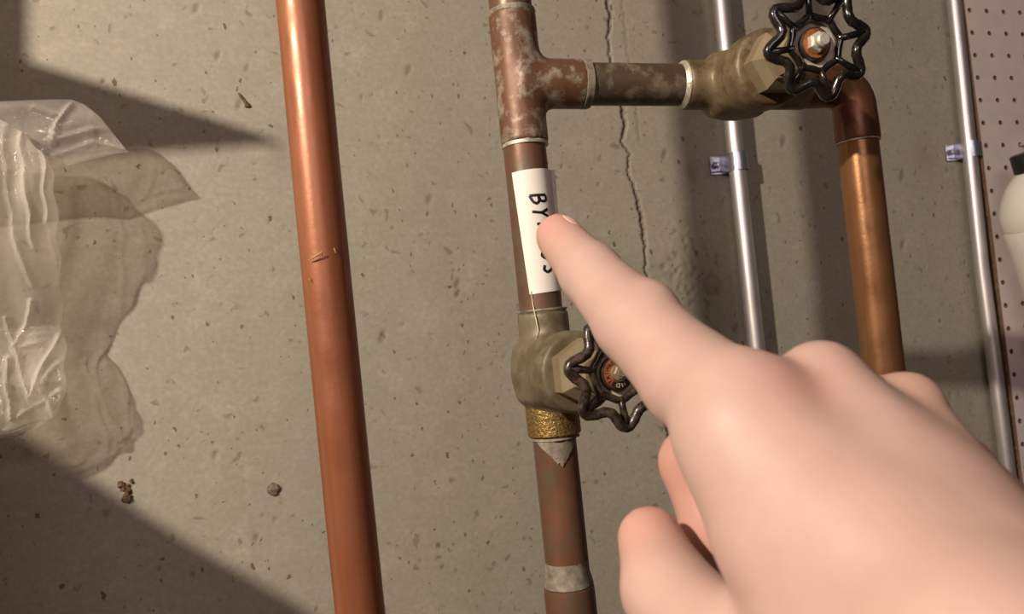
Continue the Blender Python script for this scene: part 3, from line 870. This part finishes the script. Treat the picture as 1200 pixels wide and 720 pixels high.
def fold(x, z, folds, amp, wid):
    h = 0.0
    for n_, ln in enumerate(folds):
        d = 9.0
        for (ax, az), (bx, bz) in zip(ln[:-1], ln[1:]):
            dx, dz = bx - ax, bz - az
            if abs(x - (ax + bx) / 2) > abs(dx) / 2 + wid or abs(z - (az + bz) / 2) > abs(dz) / 2 + wid: continue
            t = min(1, max(0, ((x - ax) * dx + (z - az) * dz) / (dx * dx + dz * dz)))
            d = min(d, math.hypot(x - ax - t * dx, z - az - t * dz))
        if d < wid: h = max(h, amp * (1 - d / wid) ** 1.3 * (.7 + .3 * (n_ % 3)))
    return h
bag = empty('plastic_bag', (-.16, -.08, 1.42)); tag(bag, 'crumpled clear plastic bag hanging at the left edge', 'bag')
RT = [(1.4163, -.140, -.045), (1.4180, -.1290, -.049), (1.4225, -.1186, -.052), (1.4332, -.1136, -.055), (1.4475, -.1098, -.056), (1.4653, -.1104, -.048), (1.4808, -.1124, -.036),
      (1.4903, -.1135, -.032), (1.5079, -.1114, -.040), (1.5305, -.1083, -.054), (1.5527, -.1059, -.064), (1.5717, -.1041, -.072), (1.5884, -.1037, -.076), (1.603, -.1082, -.076), (1.617, -.1192, -.072), (1.6282, -.1339, -.070)]
RIGHT = [(a, b) for a, b, c in RT]; EDGE_Y = [(a, c) for a, b, c in RT]
ZB0, ZB1 = 1.4163, 1.6282
NU, NV = 280, 220
v = []; f = []
for j in range(NV + 1):
    z = ZB0 + (ZB1 - ZB0) * j / NV
    xr = lerp_tab(z, RIGHT); xl_ = -.235
    low = max(0, 1 - (z - ZB0) / .085); top = max(0, (z - 1.55) / .07)
    for i in range(NU):
        a = 2 * PI * i / NU
        cx_, hx = (xr + xl_) / 2, (xr - xl_) / 2
        c_, s_ = math.cos(a), math.sin(a)
        x = cx_ + hx * math.copysign(abs(c_) ** .75, c_)
        edge = max(0, 1 - abs(c_) ** 5)
        th = (.011 + .006 * (1 - low) - .005 * top)
        if z < ZB0 + .004: th *= .25
        y = lerp_tab(z, EDGE_Y) * (.5 + .5 * c_) + -.056 * (.5 - .5 * c_) - th * s_
        am = (.0046 + .0105 * low + .003 * top) * edge
        y += crease(x, z * (1 if low > .2 else .35), 11 if s_ > 0 else 12, am, 150 if low > .15 else 170)
        y += .0022 * edge * math.sin(x * 230 + 2 * math.sin(z * 30) + (0 if s_ > 0 else 2)) * (1 - low * .6)
        if s_ > 0: y -= fold(x, z, FRONT_FOLDS, .0042, .0034)
        zz_ = z + .0035 * math.sin(x * 90) * (1 if j == 0 else max(0, low))
        v.append((x + .0012 * math.sin(z * 210) * c_, y, zz_))
for j in range(NV):
    for i in range(NU):
        i2 = (i + 1) % NU
        f.append((j * NU + i, j * NU + i2, (j + 1) * NU + i2, (j + 1) * NU + i))
f += [(k, (NU - k - 1) % NU, (NU - k - 2) % NU, k + 1) for k in range(0, NU // 2 - 1)]
mesh_obj('pouch', v, f, M_FILM, bag, True, 50)
# the loose mouth of the bag folded over to the right
TOP = [(-.235, 1.641), (-.165, 1.6435), (-.1363, 1.6444), (-.1051, 1.6456), (-.0917, 1.6456), (-.0839, 1.6419), (-.0747, 1.6333), (-.0664, 1.6196), (-.0589, 1.6083)]
BOT = [(-.235, 1.590), (-.165, 1.595), (-.1363, 1.5970), (-.1242, 1.5966), (-.1087, 1.5944), (-.0979, 1.5983), (-.0869, 1.6016), (-.0769, 1.6038), (-.0674, 1.6061), (-.0589, 1.6075)]
v = []; f = []; NU, NV = 130, 48
for lay in (0, 1):
    for i in range(NU + 1):
        x = -.235 + .1761 * i / NU
        zt, zb = lerp_tab(x, TOP), lerp_tab(x, BOT)
        for j in range(NV + 1):
            t_ = j / NV; z = zb + (zt - zb) * t_
            open_ = math.sin(PI * t_) ** .6
            y = -.058 + (-.012 if lay == 0 else .008) * open_ * min(1, (-.0585 - x) / .02 + .02)
            y += crease(x, z, 21 + lay, .0085 * open_, 105)
            y += .0012 * math.sin((z - 1.60 - (x + .1) * .35) * 210) * open_
            if lay == 0: y -= fold(x, z, FLAP_FOLDS, .0036, .0036) * open_
            v.append((x, y, z))
N1 = (NU + 1) * (NV + 1)
for lay in (0, 1):
    for i in range(NU):
        for j in range(NV):
            a = lay * N1 + i * (NV + 1) + j
            f.append((a, a + NV + 1, a + NV + 2, a + 1) if lay == 0 else (a, a + 1, a + NV + 2, a + NV + 1))
for i in range(NU):
    for j in (0, NV):
        a = i * (NV + 1) + j; f.append((a, a + N1, a + N1 + NV + 1, a + NV + 1))
mesh_obj('mouth', v, f, M_FILM, bag, True, 50)

# ------------------------------------------------------------------ the pointing right hand
HJ = {
 'itip': (0.1108, -0.4230, 1.4829),
 'idip': (0.1112, -0.4457, 1.4672),
 'ipip': (0.1119, -0.4718, 1.4503),
 'ibase': (0.1135, -0.4972, 1.4333),
 'pb': (0.1146, -0.4771, 1.4540),
 'imcp': (0.1154, -0.5166, 1.4260),
 'mmcp': (0.1378, -0.5171, 1.4303),
 'mpip': (0.1284, -0.4685, 1.4062),
 'mdip': (0.1284, -0.4773, 1.3859),
 'mtip': (0.1308, -0.4994, 1.3871),
 'rmcp': (0.1628, -0.5180, 1.4206),
 'rpip': (0.1481, -0.4707, 1.3960),
 'rdip': (0.1359, -0.4752, 1.3741),
 'rtip': (0.1428, -0.4991, 1.3826),
 'pmcp': (0.1818, -0.5145, 1.4018),
 'ppip': (0.1705, -0.4791, 1.3835),
 'pdip': (0.1610, -0.4890, 1.3672),
 'ptip': (0.1611, -0.5030, 1.3732),
 'wri': (0.1268, -0.5834, 1.3774),
 'wi': (0.1171, -0.5771, 1.3829),
 'wp': (0.1434, -0.5816, 1.3740),
 'ttip': (0.1045, -0.4808, 1.3898),
 'tip': (0.1013, -0.4941, 1.3796),
 'tmcp': (0.1019, -0.5194, 1.3699),
 'tcmc': (0.1093, -0.5611, 1.3679),
 'da': (0.1094, -0.5186, 1.4202),
 'db': (0.1109, -0.5332, 1.3997),
 'dc': (0.1119, -0.5499, 1.3843),
 'arm': (0.1198, -0.6731, 1.2898),
}

J = {k: np.array(p, np.float32) for k, p in HJ.items()}
lat = J['pmcp'] - J['imcp']; lat /= np.linalg.norm(lat)
back = np.array(CAMLOC, np.float32) - J['mmcp']; back /= np.linalg.norm(back)
def chain(P, *seq):
    d = None
    for (a, ra), (b, rb) in zip(seq[:-1], seq[1:]):
        pa = J[a] if isinstance(a, str) else a; pb_ = J[b] if isinstance(b, str) else b
        e = sd_capsule(P, pa, pb_, ra, rb)
        d = e if d is None else smin(d, e, .0035)
    return d
def hand_sd(P):
    P = P.astype(np.float32)
    palm = smin(sd_capsule(P, J['imcp'], J['wi'], .0118, .0165), sd_capsule(P, J['mmcp'], J['wri'], .0098, .0170), .012)
    palm = smin(palm, sd_capsule(P, J['rmcp'], J['wri'], .0086, .0165), .010)
    palm = smin(palm, sd_capsule(P, J['pmcp'], J['wp'], .0084, .0165), .013)
    palm = smin(palm, chain(P, ('da', .0140), ('db', .0155), ('dc', .0170)), .010)
    palm = smin(palm, chain(P, ('tmcp', .0125), ('tcmc', .0155), ('wi', .016)), .012)
    mid_in = (J['mmcp'] + J['wri']) / 2 - back * .010
    palm = smin(palm, sd_capsule(P, (J['imcp'] + J['rmcp']) / 2 - back * .008, mid_in, .013, .016), .008)
    arm = smin(sd_capsule(P, J['wi'], J['arm'] - lat * .014, .0165, .026), sd_capsule(P, J['wp'], J['arm'] + lat * .014, .0165, .026), .012)
    palm = smin(palm, arm, .012)
    ind = chain(P, ('itip', .0080), ('idip', .0099), ('ipip', .0122), ('ibase', .0133), ('imcp', .0130))
    ind = smin(ind, sd_capsule(P, J['pb'], J['ipip'], .0072, .0105), .003)
    out = smin(palm, ind, .009)
    mid = chain(P, ('mtip', .0090), ('mdip', .0100), ('mpip', .0102), ('mmcp', .0098))
    out = np.minimum(out, smin(palm, mid, .004))
    rng_ = chain(P, ('rtip', .0078), ('rdip', .0086), ('rpip', .0094), ('rmcp', .0092))
    out = np.minimum(out, smin(palm, rng_, .004))
    pnk = chain(P, ('ptip', .0068), ('pdip', .0074), ('ppip', .0082), ('pmcp', .0086))
    out = np.minimum(out, smin(palm, pnk, .004))
    thb = chain(P, ('ttip', .0091), ('tip', .0118), ('tmcp', .0150))
    out = np.minimum(out, smin(palm, thb, .006))
    return out
pts = np.array(list(J.values()))
V, F = surface_net(hand_sd, pts.min(0) - .036, pts.max(0) + .036, .0015, 3)
def near(k, r, p=None):
    q = J[k] if p is None else p
    return np.exp(-((V - q) ** 2).sum(1) / r ** 2)
blush = np.zeros(len(V))
for k, r, s in (('itip', .015, .65), ('mpip', .020, .75), ('mdip', .016, .8), ('ttip', .013, .75), ('rmcp', .010, .15)):
    blush = np.maximum(blush, s * near(k, r))
crs = J['imcp'] + (J['mmcp'] - J['imcp']) * .55 + back * .012
blush = np.maximum(blush, .6 * near('', .009, crs))
mole = J['ipip'] * .45 + J['ibase'] * .55 + back * .0125
blush = np.maximum(blush, .55 * near('', .0019, mole - lat * .001))
side_tone = np.clip(((V - J['mmcp']) @ lat) / .05, 0, 1) * .65  # skin colour turns more orange towards the little-finger side
hand = mesh_obj('hand', V, F, M_SKIN, None, True, None, {'blush': blush, 'tan': side_tone})
tag(hand, 'bare right hand with outstretched index finger pointing at the white label', 'hand')
def nail(a, b, r, dorsal, L, W_, t0):
    """curved nail plate lying on the capsule a->b near its tip"""
    a = Vector(a); b = Vector(b); ax = (a - b).normalized()
    dz = Vector(dorsal); dz = (dz - ax * dz.dot(ax)).normalized(); sx = ax.cross(dz)
    v = []; f = []; n, k = 12, 10
    for s in (0, .0005):
        for i in range(n + 1):
            for j in range(k + 1):
                u = i / n * 2 - 1; t = j / k
                ww = W_ * (1 - .25 * abs(t * 2 - 1) ** 3)
                an = u * ww
                rr = r - .0003 + s - (.0012 * max(0, t - .6) / .4 if t > .6 else 0)
                v.append(a + ax * (t0 + L * (t - .5)) + (dz * math.cos(an) + sx * math.sin(an)) * rr)
    N = (n + 1) * (k + 1); q = lambda i, j, s: s * N + i * (k + 1) + j
    for i in range(n):
        for j in range(k):
            f.append((q(i, j, 1), q(i + 1, j, 1), q(i + 1, j + 1, 1), q(i, j + 1, 1)))
    for i in range(n):
        for j in (0, k): f.append((q(i, j, 0), q(i + 1, j, 0), q(i + 1, j, 1), q(i, j, 1)))
    for j in range(k):
        for i in (0, n): f.append((q(i, j, 0), q(i, j + 1, 0), q(i, j + 1, 1), q(i, j, 1)))
    return mesh_obj('fingernail', v, f, M_NAIL, hand, True, 50)
upr = Vector(_r * .75 + _u * .66)
nail(J['itip'], J['idip'], .0082, upr, .0100, .80, -.0022)
nail(J['ttip'], J['tip'], .0093, -_r * .1 + _f * 1.0, .011, .80, -.001)
